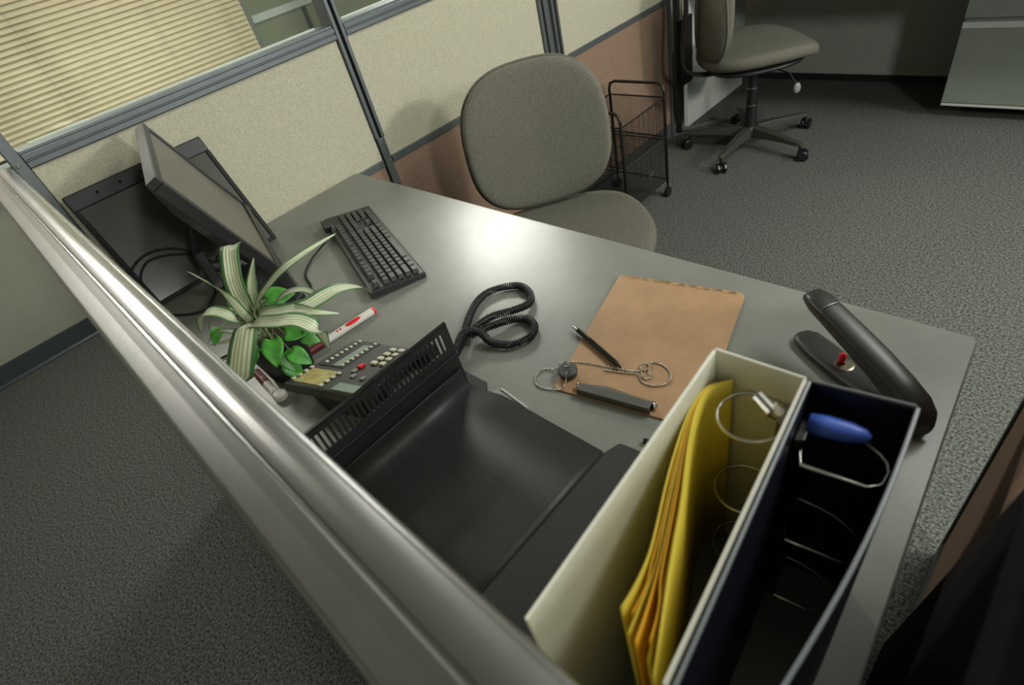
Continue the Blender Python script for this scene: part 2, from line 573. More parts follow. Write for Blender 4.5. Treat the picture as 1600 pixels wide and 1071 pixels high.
# far desk, end panel, suspended pedestal
fd = thing('far_desk', 'far desk in the shadows with a white end panel behind the office chair', 'desk', (-.2, 3.3, 0))
MB().b2((-1.69, 2.90, .70), (1.6, 3.69, .73)).build('desktop', 'desk', fd, bevel=.002)
MB().b2((-1.715, 2.916, 0), (-1.69, 3.58, .699)).build('end_panel', 'white', fd, bevel=.002)
fc = thing('file_cabinet', 'grey-green steel drawer cabinet hung under the far desk, top right', 'cabinet', (0, 3.45, .06))
MB().b2((-.546, 3.268, .065), (.35, 3.66, .699)).build('body', 'steelgrey', fc, bevel=.003)
MB().b2((-.548, 3.25, .078), (.35, 3.268, .398)).build('drawer', 'steelgrey', fc, bevel=.002)
d2 = MB().b2((-.548, 3.25, .440), (.35, 3.268, .695)).build('drawer', 'steelgrey', fc, bevel=.002)
MB().b2((-.548, 3.244, .400), (.35, 3.262, .426)).build('drawer_pull', 'white', fc, bevel=.003)
MB().b2((-.548, 3.252, .062), (.35, 3.268, .074)).build('bottom_rail', 'white', fc, bevel=.002)


# ================================================================= CHAIRS
def sq(a, n):
    c, s_ = math.cos(a), math.sin(a)
    return (math.copysign(abs(c) ** (2 / n), c), math.copysign(abs(s_) ** (2 / n), s_))


def pad(mb, hw, hh, th, expo=2.8, top=1.0, warp=None, dome=.012, fr=None):
    """cushion: outline in local (a,b), thickness along c; fr maps (a,b,c)->xyz"""
    N = 56
    layers = [(.0, 0), (.5, 0), (.82, .0), (.93, .004), (.985, th * .22), (1.0, th * .5), (.985, th * .78), (.94, th * .93), (.84, th), (.6, th + dome * .6), (.3, th + dome * .9), (.0, th + dome)]
    rings = []
    for sc, h in layers:
        ring = []
        for k in range(N):
            x, y = sq(2 * PI * k / N, expo)
            sc_ = max(sc, .002)
            a, b = x * hw * sc_, y * hh * sc_
            a *= 1 + (top - 1) * (b / hh * .5 + .5)
            c = h + (warp(a, b) if warp else 0)
            ring.append(fr(a, b, c))
        rings.append(ring)
    mb.loft(rings)


def office_chair(label, loc, yaw, back_tilt=.14, zs=.47, bz=.232):
    t = thing('office_chair', label, 'chair', (0, 0, 0), 'armless office chairs')
    # seat : local +x is forward
    mb = MB()
    pad(mb, .262, .255, .065, 2.5, 1.0, warp=lambda a, b: -.035 * max(0, (a - .10) / .16) ** 2 + .02 * (abs(b) / .25) ** 2, dome=.012,
        fr=lambda a, b, c: Vector((a, b, zs - .075 + c)))
    mb.build('seat', 'chairfab', t, smooth=True, sub=1)
    mb = MB()
    pad(mb, .215, .205, .028, 2.6, fr=lambda a, b, c: Vector((a - .01, b, zs - .098 + c)))
    mb.build('seat_shell', 'black', t, smooth=True)
    # backrest
    ct, st = math.cos(back_tilt), math.sin(back_tilt)

    def fb(a, b, c):
        y = a
        up = b
        return Vector((-.262 - up * st + c * ct, y - .012, zs + bz + up * ct + c * st))
    mb = MB()
    pad(mb, .236, .222, .055, 2.75, .95, warp=lambda a, b: .045 * (a / .236) ** 2 + .010 * math.sin(b * 9), dome=.008, fr=fb)
    bk = mb.build('backrest', 'chairfab', t, smooth=True, sub=1)
    pp_ = [fb(sq(2 * PI * k / 56, 2.75)[0] * .2345 * (1 - .05 * (sq(2 * PI * k / 56, 2.75)[1] * .5 + .5)), sq(2 * PI * k / 56, 2.75)[1] * .2215,
              .016 + .045 * (sq(2 * PI * k / 56, 2.75)[0]) ** 2 * .9) for k in range(56)]
    MB().tube(pp_, .0045, 6, closed=True).build('piping', 'chairfab', bk, smooth=True)
    # J bar behind
    mb = MB()
    path = catmull([(-.05, 0, zs - .10), (-.22, 0, zs - .105), (-.325, 0, zs - .06), (-.335, 0, zs + .06), (-.318, 0, zs + .20), (-.326, 0, zs + .33)], 5)
    rings = []
    for i, q in enumerate(path):
        tt = (path[min(i + 1, len(path) - 1)] - path[max(i - 1, 0)]).normalized()
        nn = Vector((tt.z, 0, -tt.x))
        rings.append([q + nn * dx + Vector((0, dy, 0)) for dx, dy in ((-.005, -.028), (.005, -.028), (.005, .028), (-.005, .028))])
    mb.loft(rings)
    mb.build('back_bar', 'black', t, bevel=.002)
    # mechanism, column
    MB().b2((-.10, -.06, zs - .135), (.09, .06, zs - .098)).build('tilt_mechanism', 'black', t, bevel=.008)
    col = MB().lathe((0, 0, .095), [(.028, 0), (.028, .12), (.0255, .122), (.0255, .20), (.0225, .202), (.0225, .29), (.016, .292), (.016, zs - .115 - .095)], 24).build('gas_column', 'black', t, smooth=False)
    for h, r in ((.215, .0292), (.297, .0262)):
        MB().lathe((0, 0, h), [(r, 0), (r, .005)], 24).build('ring', 'chrome', col)
    lv = MB().tube([(.04, -.05, zs - .115), (.10, -.17, zs - .125), (.115, -.215, zs - .16)], .0035, 8).build('lever', 'black', t)
    pd = MB()
    pd.sphere((.118, -.225, zs - .180), .022, .75, .45, 1.1, 8)
    pd.build('lever_paddle', 'steelgrey', lv, smooth=True)
    # five star base
    MB().lathe((0, 0, .055), [(.02, 0), (.042, .002), (.045, .03), (.040, .055), (.03, .062)], 24).build('hub', 'black', t, smooth=True)
    for k in range(5):
        a = 2 * PI * k / 5 + base_rot
        d = Vector((math.cos(a), math.sin(a), 0))
        n = Vector((-math.sin(a), math.cos(a), 0))
        rings = []
        for q, wd, z0, z1 in ((.03, .026, .058, .112), (.12, .023, .068, .108), (.22, .020, .073, .098), (.295, .016, .072, .090), (.318, .010, .072, .086)):
            c = d * q
            rings.append([c + n * wd + Vector((0, 0, z0)), c + n * wd * .8 + Vector((0, 0, z1)), c - n * wd * .8 + Vector((0, 0, z1)), c - n * wd + Vector((0, 0, z0))])
        lg = MB().loft(rings).build('leg', 'phone', t, bevel=.004)
        cs = MB()
        cc = d * .305
        tr = Vector((math.cos(a + .7), math.sin(a + .7), 0))
        nr = Vector((-tr.y, tr.x, 0))
        for s_ in (-1, 1):
            ax = nr * s_
            c0 = cc + tr * .016 + nr * s_ * .008
            cs.lathe(c0 + Vector((0, 0, .0262)), [(.024, 0), (.026, .004), (.026, .012), (.02, .016), (.004, .017)], 18, ax)
        cs.cyl(cc + Vector((0, 0, .03)), cc + Vector((0, 0, .075)), .006, 10)
        cs.build('caster', 'blackgloss', lg)
    t.location = loc
    t.rotation_euler = (0, 0, yaw)
    return t


base_rot = R(20)
office_chair('round-backed grey fabric office chair pulled up behind the desk', (-1.045, 1.090, 0), R(-36.9), .14, .500, .214)
base_rot = R(-90 - 44)
office_chair('armless grey office chair facing away in the background, seen whole with wheeled base', (-1.250, 2.765, 0), R(44), .05, .515, .185)

# ================================================================= CART
ct = thing('rolling_cart', 'black wire mesh rolling cart between the chair back and the partition', 'cart', (-1.51, 1.99, 0))
cx0, cx1, cy0, cy1, ch = -1.655, -1.365, 1.83, 2.16, .475
for y in (cy0, cy1):
    h = .535
    pts = [(cx0, y, .075), (cx0, y, h - .035), (cx0 + .008, y, h - .010), (cx0 + .035, y, h), (cx1 - .035, y, h), (cx1 - .008, y, h - .010), (cx1, y, h - .035), (cx1, y, .075)]
    MB().tube(pts, .0065, 10).build('handle_frame', 'darkmetal', ct, smooth=True)


def wire(pa, ua, va, lu, lv, step):
    mb = MB()
    pa, ua, va = Vector(pa), Vector(ua), Vector(va)
    n = int(lu / step)
    for i in range(n + 1):
        q = pa + ua * (lu * i / n)
        mb.tube([q, q + va * lv], .0007, 4)
    n = int(lv / step)
    for i in range(n + 1):
        q = pa + va * (lv * i / n)
        mb.tube([q, q + ua * lu], .0007, 4)
    return mb


for z in (.475, .30, .285, .09):
    r_ = MB()
    r_.tube([(cx0, cy0, z), (cx1, cy0, z), (cx1, cy1, z), (cx0, cy1, z)], .0038, 6, closed=True)
    r_.build('basket_rim', 'darkmetal', ct)
for lo, hi, nm in ((.30, .475, 'upper_basket'), (.09, .285, 'lower_basket')):
    mb = wire((cx1, cy0, lo), (0, 1, 0), (0, 0, 1), cy1 - cy0, hi - lo, .009)
    mb.bm.verts.ensure_lookup_table()
    for w2 in (wire((cx0, cy0, lo), (0, 1, 0), (0, 0, 1), cy1 - cy0, hi - lo, .009), wire((cx0, cy1, lo), (1, 0, 0), (0, 0, 1), cx1 - cx0, hi - lo, .009),
               wire((cx0, cy0, lo), (1, 0, 0), (0, 0, 1), cx1 - cx0, hi - lo, .009), wire((cx0, cy0, lo), (1, 0, 0), (0, 1, 0), cx1 - cx0, cy1 - cy0, .009)):
        me = bpy.data.meshes.new('tmp')
        w2.bm.to_mesh(me)
        w2.bm.free()
        mb.bm.from_mesh(me)
        bpy.data.meshes.remove(me)
    mb.build(nm, 'darkmetal', ct)
for x in (cx0, cx1):
    for y in (cy0, cy1):
        c = MB()
        c.lathe((x - .009, y, .024), [(.010, 0), (.024, .002), (.024, .016), (.010, .018)], 16, (1, 0, 0))
        c.cyl((x, y, .03), (x, y, .08), .005, 8)
        c.build('caster', 'blackgloss', ct)
rg = MB()
rg.tube([(cx1 + .003, 2.00 + .045 * math.cos(a), .215 + .045 * math.sin(a)) for a in [PI + PI * k / 12 for k in range(13)]], .002, 6)
rg.build('pull_handle', 'chrome', ct)

# ================================================================= MONITOR
mn = thing('monitor', 'black widescreen computer monitor tilted back on the desk, screen towards the chair', 'monitor', (-1.39, .27, .73))
gA, gB, gC, gD = Vector((-1.572, .307, 1.097)), Vector((-1.177, .200, 1.082)), Vector((-1.161, .297, .839)), Vector((-1.555, .403, .854))
e1 = ((gD - gA) + (gC - gB)).normalized()
e2 = ((gB - gA) + (gC - gD)).normalized()
e1 = (e1 - e2 * e1.dot(e2)).normalized()      # down the screen
nb = e2.cross(e1).normalized()
ctr = (gA + gB + gC + gD) / 4
if nb.dot(Vector((.26, .89, .37))) < 0:
    nb = -nb
MW, MH = .409, .262
sx = Matrix((( e2.x, e1.x, nb.x, ctr.x), (e2.y, e1.y, nb.y, ctr.y), (e2.z, e1.z, nb.z, ctr.z), (0, 0, 0, 1)))
# local: x along width (towards the camera), y down, z out of the screen
f = MB(sx)
bz = .016
f.b2((-MW / 2 - bz, -MH / 2 - bz, -.022), (MW / 2 + bz, -MH / 2, .004))
f.b2((-MW / 2 - bz, MH / 2, -.022), (MW / 2 + bz, MH / 2 + bz + .006, .004))
f.b2((-MW / 2 - bz, -MH / 2, -.022), (-MW / 2, MH / 2, .004))
f.b2((MW / 2, -MH / 2, -.022), (MW / 2 + bz, MH / 2, .004))
f.build('bezel', 'black', mn, bevel=.002)
MB(sx).b2((-MW / 2, -MH / 2, -.012), (MW / 2, MH / 2, -.001)).build('screen', 'screen', mn)
f = MB(sx)
f.loft([[(-MW / 2 - .014, -MH / 2 - .014, -.022), (MW / 2 + .014, -MH / 2 - .014, -.022), (MW / 2 + .014, MH / 2 + .018, -.022), (-MW / 2 - .014, MH / 2 + .018, -.022)],
        [(-.15, -.09, -.045), (.15, -.09, -.045), (.15, .11, -.045), (-.15, .11, -.045)],
        [(-.10, -.05, -.062), (.10, -.05, -.062), (.10, .08, -.062), (-.10, .08, -.062)]])
f.build('back_cover', 'black', mn, bevel=.006)
hinge = sx @ Vector((0, .02, -.065))
nk = MB()
nk.loft([[Vector(c) + Vector((dx * .5, dy * 1.6, 0)) for dx, dy in ((-.016, -.008), (.016, -.008), (.016, .008), (-.016, .008))] for c in ((-1.425, .214, .742), (-1.445, .222, .84), (hinge.x - .05, hinge.y - .004, hinge.z - .03), (hinge.x - .02, hinge.y + .012, hinge.z))])
nk.build('stand_neck', 'black', mn, bevel=.003)
nk = MB(Matrix.Translation((-1.33, .265, 0)) @ Matrix.Rotation(R(-15), 4, 'Z'))
nk.prism([(-.10, -.06), (.13, -.06), (.165, -.03), (.170, .075), (.15, .095), (-.10, .085), (-.13, .05), (-.13, -.04)], .7303, .752)
nk.build('stand_base', 'black', mn, bevel=.005)

# ================================================================= LEANING FRAMED PANEL
fp = thing('framed_board', 'black framed glossy dark board leaning on the partition behind the monitor', 'board', (-1.6, .26, .73))
a0, a1 = Vector((-1.545, .085, .733)), Vector((-1.545, .430, .733))
b0, b1 = Vector((-1.672, .075, 1.020)), Vector((-1.672, .428, 1.016))
up = (b0 - a0).normalized()
sd = Vector((0, 1, 0))
nn = sd.cross(up).normalized()
if nn.x < 0:
    nn = -nn
Hh = (b0 - a0).length
Ww = .350
fx = Matrix(((sd.x, up.x, nn.x, a0.x), (sd.y, up.y, nn.y, a0.y), (sd.z, up.z, nn.z, a0.z), (0, 0, 0, 1)))
f = MB(fx)
f.b2((0, Hh - .040, -.010), (Ww, Hh, .006))
f.build('top_bar', 'black', fp, bevel=.003)
f = MB(fx)
f.b2((0, 0, -.010), (.011, Hh - .040, .006))
f.b2((Ww - .011, 0, -.010), (Ww, Hh - .040, .006))
f.b2((.011, 0, -.010), (Ww - .011, .010, .006))
f.build('frame', 'blackmatte', fp, bevel=.002)
MB(fx).b2((.011, .010, -.008), (Ww - .011, Hh - .040, .001)).build('glossy_face', 'glossgrey', fp)
for x in (.07, .125, .18, .26):
    MB(fx).lathe((x, Hh - .020, .006), [(.004, -.001), (.004, .0006), (.001, .0012)], 12, (0, 0, 1)).build('screw', 'slot', fp)

# ================================================================= KEYBOARD
ka = R(161.4)
KM = Matrix.Translation((-1.190, .528, .7305)) @ Matrix.Rotation(ka, 4, 'Z') @ Matrix.Rotation(R(6), 4, 'X')
kb = thing('keyboard', 'black full-size computer keyboard lying on the desk', 'keyboard', (-1.19, .523, .73))
KL, KD = .470, .130
f = MB(KM)
f.loft([[(-KL / 2, -KD / 2, .007), (KL / 2, -KD / 2, .007), (KL / 2, KD / 2, .0), (-KL / 2, KD / 2, .0)],
        [(-KL / 2, -KD / 2, .017), (KL / 2, -KD / 2, .017), (KL / 2, KD / 2, .018), (-KL / 2, KD / 2, .018)],
        [(-KL / 2 + .004, -KD / 2 + .004, .019), (KL / 2 - .004, -KD / 2 + .004, .019), (KL / 2 - .004, KD / 2 - .004, .020), (-KL / 2 + .004, KD / 2 - .004, .020)]])
f.b2((.165, KD / 2 - .004, .006), (.215, KD / 2 + .014, .024))
f.build('case', 'black', kb, bevel=.002)
px, py = .0201, .0172
x0 = -KL / 2 + .010
y0 = -KD / 2 + .010
keys = []
rows = {0: [1.25, 1.25, 1.25, 6.25, 1.25, 1.25, 1.25, 1.25], 1: [2.25] + [1] * 10 + [2.75], 2: [1.75] + [1] * 11 + [2.25], 3: [1.5] + [1] * 12 + [1.5], 4: [1] * 13 + [2]}
for r, ws in rows.items():
    x = 0
    for wd in ws:
        keys.append((x, r, wd))
        x += wd
for i, x in enumerate([0, 2, 3, 4, 5, 6.5, 7.5, 8.5, 9.5, 11, 12, 13, 14]):
    keys.append((x, 5.35, 1))
for k in range(3):
    keys.append((15.3 + k, 0, 1))
    keys.append((15.3 + k, 3, 1))
    keys.append((15.3 + k, 4, 1))
    keys.append((15.3 + k, 5.35, 1))
keys.append((16.3, 1, 1))
for r in range(1, 5):
    for k in range(3):
        keys.append((18.6 + k, r, 1))
keys += [(18.6, 0, 2), (20.6, 0, 1), (21.6, 0.0, 1), (21.6, 2.0, 1), (21.6, 4, 1)]
for (x, r, wd) in keys[:100]:
    f = MB(KM)
    xa, xb = x0 + x * px + .0008, x0 + (x + wd) * px - .0008
    ya, yb = y0 + r * py + .0008, y0 + (r + 1) * py - .0008
    i = .0022
    zt = .029 + (.002 if r > 4.5 else 0)
    f.loft([[(xa, ya, .0185), (xb, ya, .0185), (xb, yb, .0185), (xa, yb, .0185)], [(xa + i, ya + i * .7, zt), (xb - i, ya + i * .7, zt), (xb - i, yb - i * 1.2, zt), (xa + i, yb - i * 1.2, zt)]])
    f.build('key', 'key', kb, bevel=.0008, seg=1)
for k in range(3):
    MB(KM).box((KL / 2 - .09 + k * .018, KD / 2 - .010, .0205), (.006, .002, .0008)).build('indicator_light', 'legend', kb)
o = MB().tube([(-1.355, .515, .748), (-1.345, .490, .740), (-1.315, .425, .7345), (-1.262, .372, .7335), (-1.195, .350, .7335), (-1.128, .312, .7335), (-1.112, .22, .7335), (-1.15, .09, .7335)], .0024, 8, smooth=6)
tag(o.build('cable', 'blackmatte', smooth=True), 'thin black cable curving from the back of the keyboard', 'cable')
o = MB().tube([(-1.51, .30, .78), (-1.5415, .2624, .7597), (-1.5572, .2409, .7903), (-1.5706, .2149, .8205), (-1.5791, .1832, .8396), (-1.5828, .1459, .848), (-1.58, .108, .8418), (-1.5713, .0824, .8221), (-1.54, .068, .765), (-1.51, .064, .7335)], .003, 8, smooth=6)
tag(o.build('cable', 'blackmatte', smooth=True), 'black cable making the higher arch in front of the framed board', 'cable')
o = MB().tube([(-1.49, .275, .7345), (-1.515, .262, .7375), (-1.541, .2485, .7480), (-1.5590, .2314, .7944), (-1.569, .1963, .8174), (-1.577, .1586, .8300), (-1.577, .1234, .8300), (-1.565, .090, .8000), (-1.52, .075, .7335)], .003, 8, smooth=6)
tag(o.build('cable', 'blackmatte', smooth=True), 'black cable making the lower arch in front of the framed board', 'cable')
o = MB().tube([(-1.50, .31, .735), (-1.478, .235, .735), (-1.42, .185, .7345), (-1.385, .155, .7345), (-1.41, .12, .7345), (-1.47, .085, .7345), (-1.52, .055, .7345)], .003, 8, smooth=6)
tag(o.build('cable', 'blackmatte', smooth=True), 'black cable lying on the desk beside the monitor stand', 'cable')

# ================================================================= TELEPHONE
ph = thing('desk_telephone', 'charcoal desk telephone with ivory keys behind the slotted black upright', 'telephone', (-.77, .22, .73))
pc = Vector((-.844, .123, .798))
pu, pv, pn = Vector((.93765, .34759, 0)), Vector((-.3294, .8886, -.3193)), Vector((-.111, .2994, .9477))
PM = Matrix(((pu.x, pv.x, pn.x, pc.x), (pu.y, pv.y, pn.y, pc.y), (pu.z, pv.z, pn.z, pc.z), (0, 0, 0, 1)))
f = MB(PM)
f.loft([[(x, 0, -.018), (x, .120, -.018), (x, .183, -.0075), (x, .183, 0), (x, 0, 0)] for x in (0, .168)])
f.build('body', 'phone', ph, bevel=.003, seg=3)
f = MB()
c0 = PM @ Vector((.048, .006, -.016))
c1 = PM @ Vector((.160, .006, -.016))
c2 = PM @ Vector((.160, .115, -.017))
c3 = PM @ Vector((.048, .115, -.017))
f.loft([[c0, c1, c2, c3], [Vector((c.x, c.y, .7305)) for c in (c0 + pu * .012 + Vector((.0, .004, 0)), c1 + Vector((0, .004, 0)), c2 - pv * .03, c3 - pv * .03)]])
f.build('wedge_stand', 'black', ph, bevel=.003)
f = MB(PM)
f.b2((.012, .074, -.001), (.068, .183, .0012))
f.build('display_recess', 'black', ph, bevel=.0005)
MB(PM).b2((.041, .078, .0012), (.058, .166, .0022)).build('display', 'lcd', ph)
MB(PM).b2((.104, .004, -.001), (.152, .027, .0022)).build('display', 'lcd', ph)
MB(PM).b2((.013, .010, -.001), (.073, .060, .0014)).build('label_card', 'paper', ph)
for k in range(8):
    MB(PM).box((.0205, .0860 + k * .0131, .0026), (.0058, .0062, .0034)).build('key', 'ivorykey', ph, bevel=.001)
    MB(PM).box((.0612, .0815 + k * .0133, .0026), (.0058, .0062, .0034)).build('key', 'ivorykey', ph, bevel=.001)
for k in range(4):
    MB(PM).box((.0085, .0160 + k * .0148, .0022), (.0072, .0072, .0034)).build('key', 'ivorykey', ph, bevel=.001)
    MB(PM).box((.0772, .0100 + k * .0148, .0022), (.0072, .0072, .0034)).build('key', 'ivorykey', ph, bevel=.001)
o = MB(PM).box((.0994, .0873, .003), (.009, .0135, .005)).build('key', 'red', ph, bevel=.001)
o['label'] = 'red key'
for x, y in ((.0977, .0709), (.1099, .0534), (.1328, .051)):
    MB(PM).box((x, y, .002), (.008, .0115, .003)).build('key', 'steelgrey', ph, bevel=.001)
for i in range(3):
    for k in range(4):
        MB(PM).box((.1145 + i * .0182, .1050 + k * .0186 + i * .001, .003), (.0125, .0115, .005)).build('key', 'ivorykey', ph, bevel=.002)
# handset in its cradle at the far end, toward the black upright
hs = MB(PM)
hp = [(.186, .004, .010), (.188, .03, .016), (.190, .09, .024), (.188, .15, .016), (.186, .178, .010)]
rings = []
for q, ww, hh_ in zip(catmull(hp, 4), *[[1] * 17] * 2):
    rings.append([q + Vector((math.cos(a) * .017, 0, math.sin(a) * .011)) for a in [2 * PI * k / 12 for k in range(12)]])
hs.loft(rings)
hs.b2((.168, .0, -.010), (.204, .034, .012))
hs.b2((.168, .148, -.006), (.204, .180, .012))
hs.build('handset', 'black', ph, bevel=.004)

# coiled cord lying in two loops
core = catmull([(-.668, .345, .745), (-.690, .389, .741), (-.743, .465, .739), (-.762, .515, .739), (-.750, .552, .739), (-.718, .578, .739), (-.682, .572, .739), (-.656, .545, .741), (-.662, .508, .747),
                (-.682, .470, .752), (-.690, .432, .750), (-.684, .415, .748), (-.672, .445, .748), (-.655, .485, .742), (-.630, .507, .739), (-.602, .498, .739), (-.590, .470, .739), (-.606, .440, .739),
                (-.640, .423, .742), (-.672, .425, .752), (-.690, .405, .758), (-.672, .365, .752), (-.655, .335, .745)], 14)
hel = []
dist = 0
for i in range(len(core) - 1):
    a, b = core[i], core[i + 1]
    L = (b - a).length
    t = (b - a).normalized()
    u = Vector((0, 0, 1)).cross(t).normalized()
    vv = t.cross(u)
    n = max(2, int(L / .0005))
    for k in range(n):
        s_ = k / n
        ang = 2 * PI * (dist + L * s_) / .0044
        hel.append(a + (b - a) * s_ + (u * math.cos(ang) + vv * math.sin(ang)) * .0062)
    dist += L
f = MB()
f.tube(hel, .0019, 5)
tag(f.build('coiled_cord', 'black', smooth=True), 'coiled black telephone cord lying in two loops on the desk', 'cord')

# ================================================================= DOCUMENT STAND + FOLDERS
dt = thing('document_stand', 'black plastic stand with an upright slotted back panel beside the telephone', 'stand', (-.607, .2, .73))
y0, y1 = .058, .332
SX = -.612


def slotted():
    f = MB()
    zb, z0, z1, zt = .731, .824, .858, .870
    f.b2((SX, y0, zb), (SX + .003, y1, z0))
    f.b2((SX, y0, z1), (SX + .003, y1, zt))
    n = 30
    ys = y0 + .002
    pitch = (y1 - .014 - ys) / n
    for i in range(n):
        f.b2((SX, ys + i * pitch, z0), (SX + .003, ys + i * pitch + pitch * .42, z1))
    f.b2((SX, y1 - .014, z0), (SX + .003, y1, z1))
    return f


slotted().build('slotted_panel', 'black', dt, merge=True)
MB().b2((SX - .0015, y0, .868), (SX + .0050, y1, .872)).build('top_edge', 'blackgloss', dt, bevel=.0012)
MB().b2((SX + .003, y0, .806), (SX + .0075, y1, .810)).build('ridge', 'black', dt, bevel=.001)
f = MB()
f.prism([(-.655, .06), (-.655, .350), (-.585, .352), (-.572, .340), (-.572, .06)], .7302, .7345)
f.build('base_plate', 'black', dt, bevel=.002)

# folder 1: lies flat, curls up against the stand
prof = [(-.6048, .778), (-.6035, .760), (-.5970, .747), (-.582, .7402), (-.550, .7378), (-.45, .7368), (-.335, .7360)]
pf = catmull([Vector((x, 0, zz)) for x, zz in prof], 6)
f = MB()
rows_ = []
for q in pf:
    t = max(0, min(1, (q.x + .60) / .26))
    yb = .326 + .016 * min(1, t * 4)
    rows_.append([Vector((q.x, y, q.z)) for y in (.056, .13, .22, yb)])
f.loft(rows_, closed=False)
o = f.build('file_folder', 'folder', smooth=True, solid=.0012)
tag(o, 'black file folder curling up against the slotted stand', 'folder', 'black folders under the binders')
f = MB()
f.prism([(-.338, .060), (-.338, .335), (-.334, .342), (-.326, .366), (-.322, .368), (-.19, .384), (-.19, .060)], .7306, .7350)
o = f.build('file_folder', 'folder', bevel=.0008)
tag(o, 'flat black file folder with a raised tab edge lying left of the white binder', 'folder', 'black folders under the binders')
f = MB()
f.prism([(-.564, .338), (-.556, .357), (-.548, .358), (-.484, .350), (-.478, .344), (-.480, .334)], .7302, .7318)
tb = thing('index_tab', 'clear plastic index tab sticking out from under the black folder', 'tab', (-.52, .34, .73))
f.build('sleeve', 'clear', tb, bevel=.0005)
MB().tube([(-.552, .3535, .733), (-.486, .3455, .733)], .0018, 6).build('ridge', 'pale', tb)

# ================================================================= BINDERS
def binder(name, label, m, corners, hh, curve=0.0, ringside=1, seam=None):
    """corners: left-spine, right-spine, left-fore, right-fore (x,y)"""
    ls, rs, lf, rf = [Vector((c[0], c[1], 0)) for c in corners]
    t = thing(name, label, 'binder', ((ls.x + rf.x) / 2, (ls.y + rf.y) / 2, .73), 'open topped ring binders')
    z0, z1 = .7305, .7305 + hh
    th = .0030

    def sheet(nm, a, b, off, bulge=0, mm=m):
        n = 12
        d = (b - a).normalized()
        nr = Vector((-d.y, d.x, 0)) * off
        inner, outer = [], []
        for i in range(n + 1):
            tt = i / n
            q = a + (b - a) * tt + nr * bulge * math.sin(PI * tt) / th
            inner.append(q)
            outer.append(q + nr)
        pl = outer + inner[::-1]
        f = MB()
        f.prism([(q.x, q.y) for q in pl], z0, z1)
        return f.build(nm, mm, t, bevel=.0010)
    sheet('cover', ls, lf, -th)
    sheet('cover', rs, rf, th, curve)
    sheet('spine', ls + Vector((-.002, 0, 0)), rs + Vector((.002, 0, 0)), th)
    return t, ls, rs, lf, rf, z1


tw, ls, rs, lf, rf, zt = binder('ring_binder', 'white ring binder standing open-topped with yellow sheets inside', 'bwhite', [(-.167, .330), (-.0955, .333), (-.148, .058), (-.0665, .080)], .290)
# ring mount on the right cover and three rings
dirc = (rf - rs).normalized()
inn = Vector((dirc.y, -dirc.x, 0))
if inn.x > 0:
    inn = -inn
mt = rs + dirc * .025 + inn * .004
f = MB()
f.b2((0, 0, 0), (.001, .001, .001))
f = MB()
f.loft([[mt + dirc * u_ + inn * w_ + Vector((0, 0, zz)) for u_, w_ in ((-.012, -.003), (-.009, .004), (.009, .004), (.012, -.003))] for zz in (.742, 1.002)])
mm_ = f.build('ring_mount', 'clipsteel', tw, bevel=.001)
f = MB()
f.cyl(mt + inn * .004 + Vector((0, 0, .998)), mt + inn * .012 + Vector((0, 0, 1.006)), .006, 12)
f.cyl(mt + inn * .008 + dirc * .004 + Vector((0, 0, 1.003)), mt + inn * .024 - dirc * .006 + Vector((0, 0, 1.006)), .0058, 12)
f.build('lever', 'chrome', mm_, bevel=.001)
for zr in (.985, .878, .771):
    cc = mt + inn * .026
    pts = [cc + (inn * math.cos(a) + dirc * math.sin(a)) * .0265 + Vector((0, 0, zr)) for a in [2 * PI * k / 32 for k in range(32)]]
    MB().tube(pts, .0016, 8, closed=True).build('ring', 'chrome', tw, smooth=True)
# yellow sheets on the rings: each its own thing
FRONT = [(-.1484, .3250), (-.1600, .3040), (-.1575, .2785), (-.1441, .2417), (-.1230, .1959), (-.1094, .1626), (-.0986, .1366), (-.0864, .1107), (-.0775, .0900)]
REAR = [(-.1575, .3150), (-.1630, .3040), (-.1622, .2785), (-.1545, .2470), (-.1420, .2090), (-.1280, .1720), (-.1200, .1480), (-.1160, .1260), (-.1145, .1060)]
for k in range(7):
    u_ = k / 6
    path = []
    for i, (p0, p1) in enumerate(zip(REAR, FRONT)):
        x = p0[0] + (p1[0] - p0[0]) * u_
        y = p0[1] + (p1[1] - p0[1]) * u_
        if i > 6:
            x += .0012 * math.sin(k * 2.3)
            y += .006 * math.sin(k * 1.9)
        path.append((x, y))
    pc_ = catmull([Vector((x, y, 0)) for x, y in path], 6)
    f = MB()
    L = []
    for q in pc_:
        s_ = (.315 - q.y) / .23
        L.append([q + Vector((.0005 * math.sin(k * 3 + s_ * 9) * s_, 0, zz)) for zz in (.736, .87, .998 - .003 * s_ * (k % 3) - .002 * (k % 2))])
    f.loft(L, closed=False)
    o = f.build('divider_sheet', 'yellow' if k in (0, 2, 5, 6) else 'orange', smooth=True, solid=.0009)
    tag(o, ['outermost yellow sheet against the left cover of the white binder', 'second amber sheet in the bundle inside the white binder', 'third sheet, pale yellow, in the white binder bundle', 'fourth sheet, amber, in the middle of the white binder bundle',
            'fifth sheet, amber, in the white binder bundle', 'sixth sheet, yellow, just behind the front one in the white binder', 'front yellow sheet facing the rings of the white binder'][k], 'sheet', 'yellow sheets in the white binder')

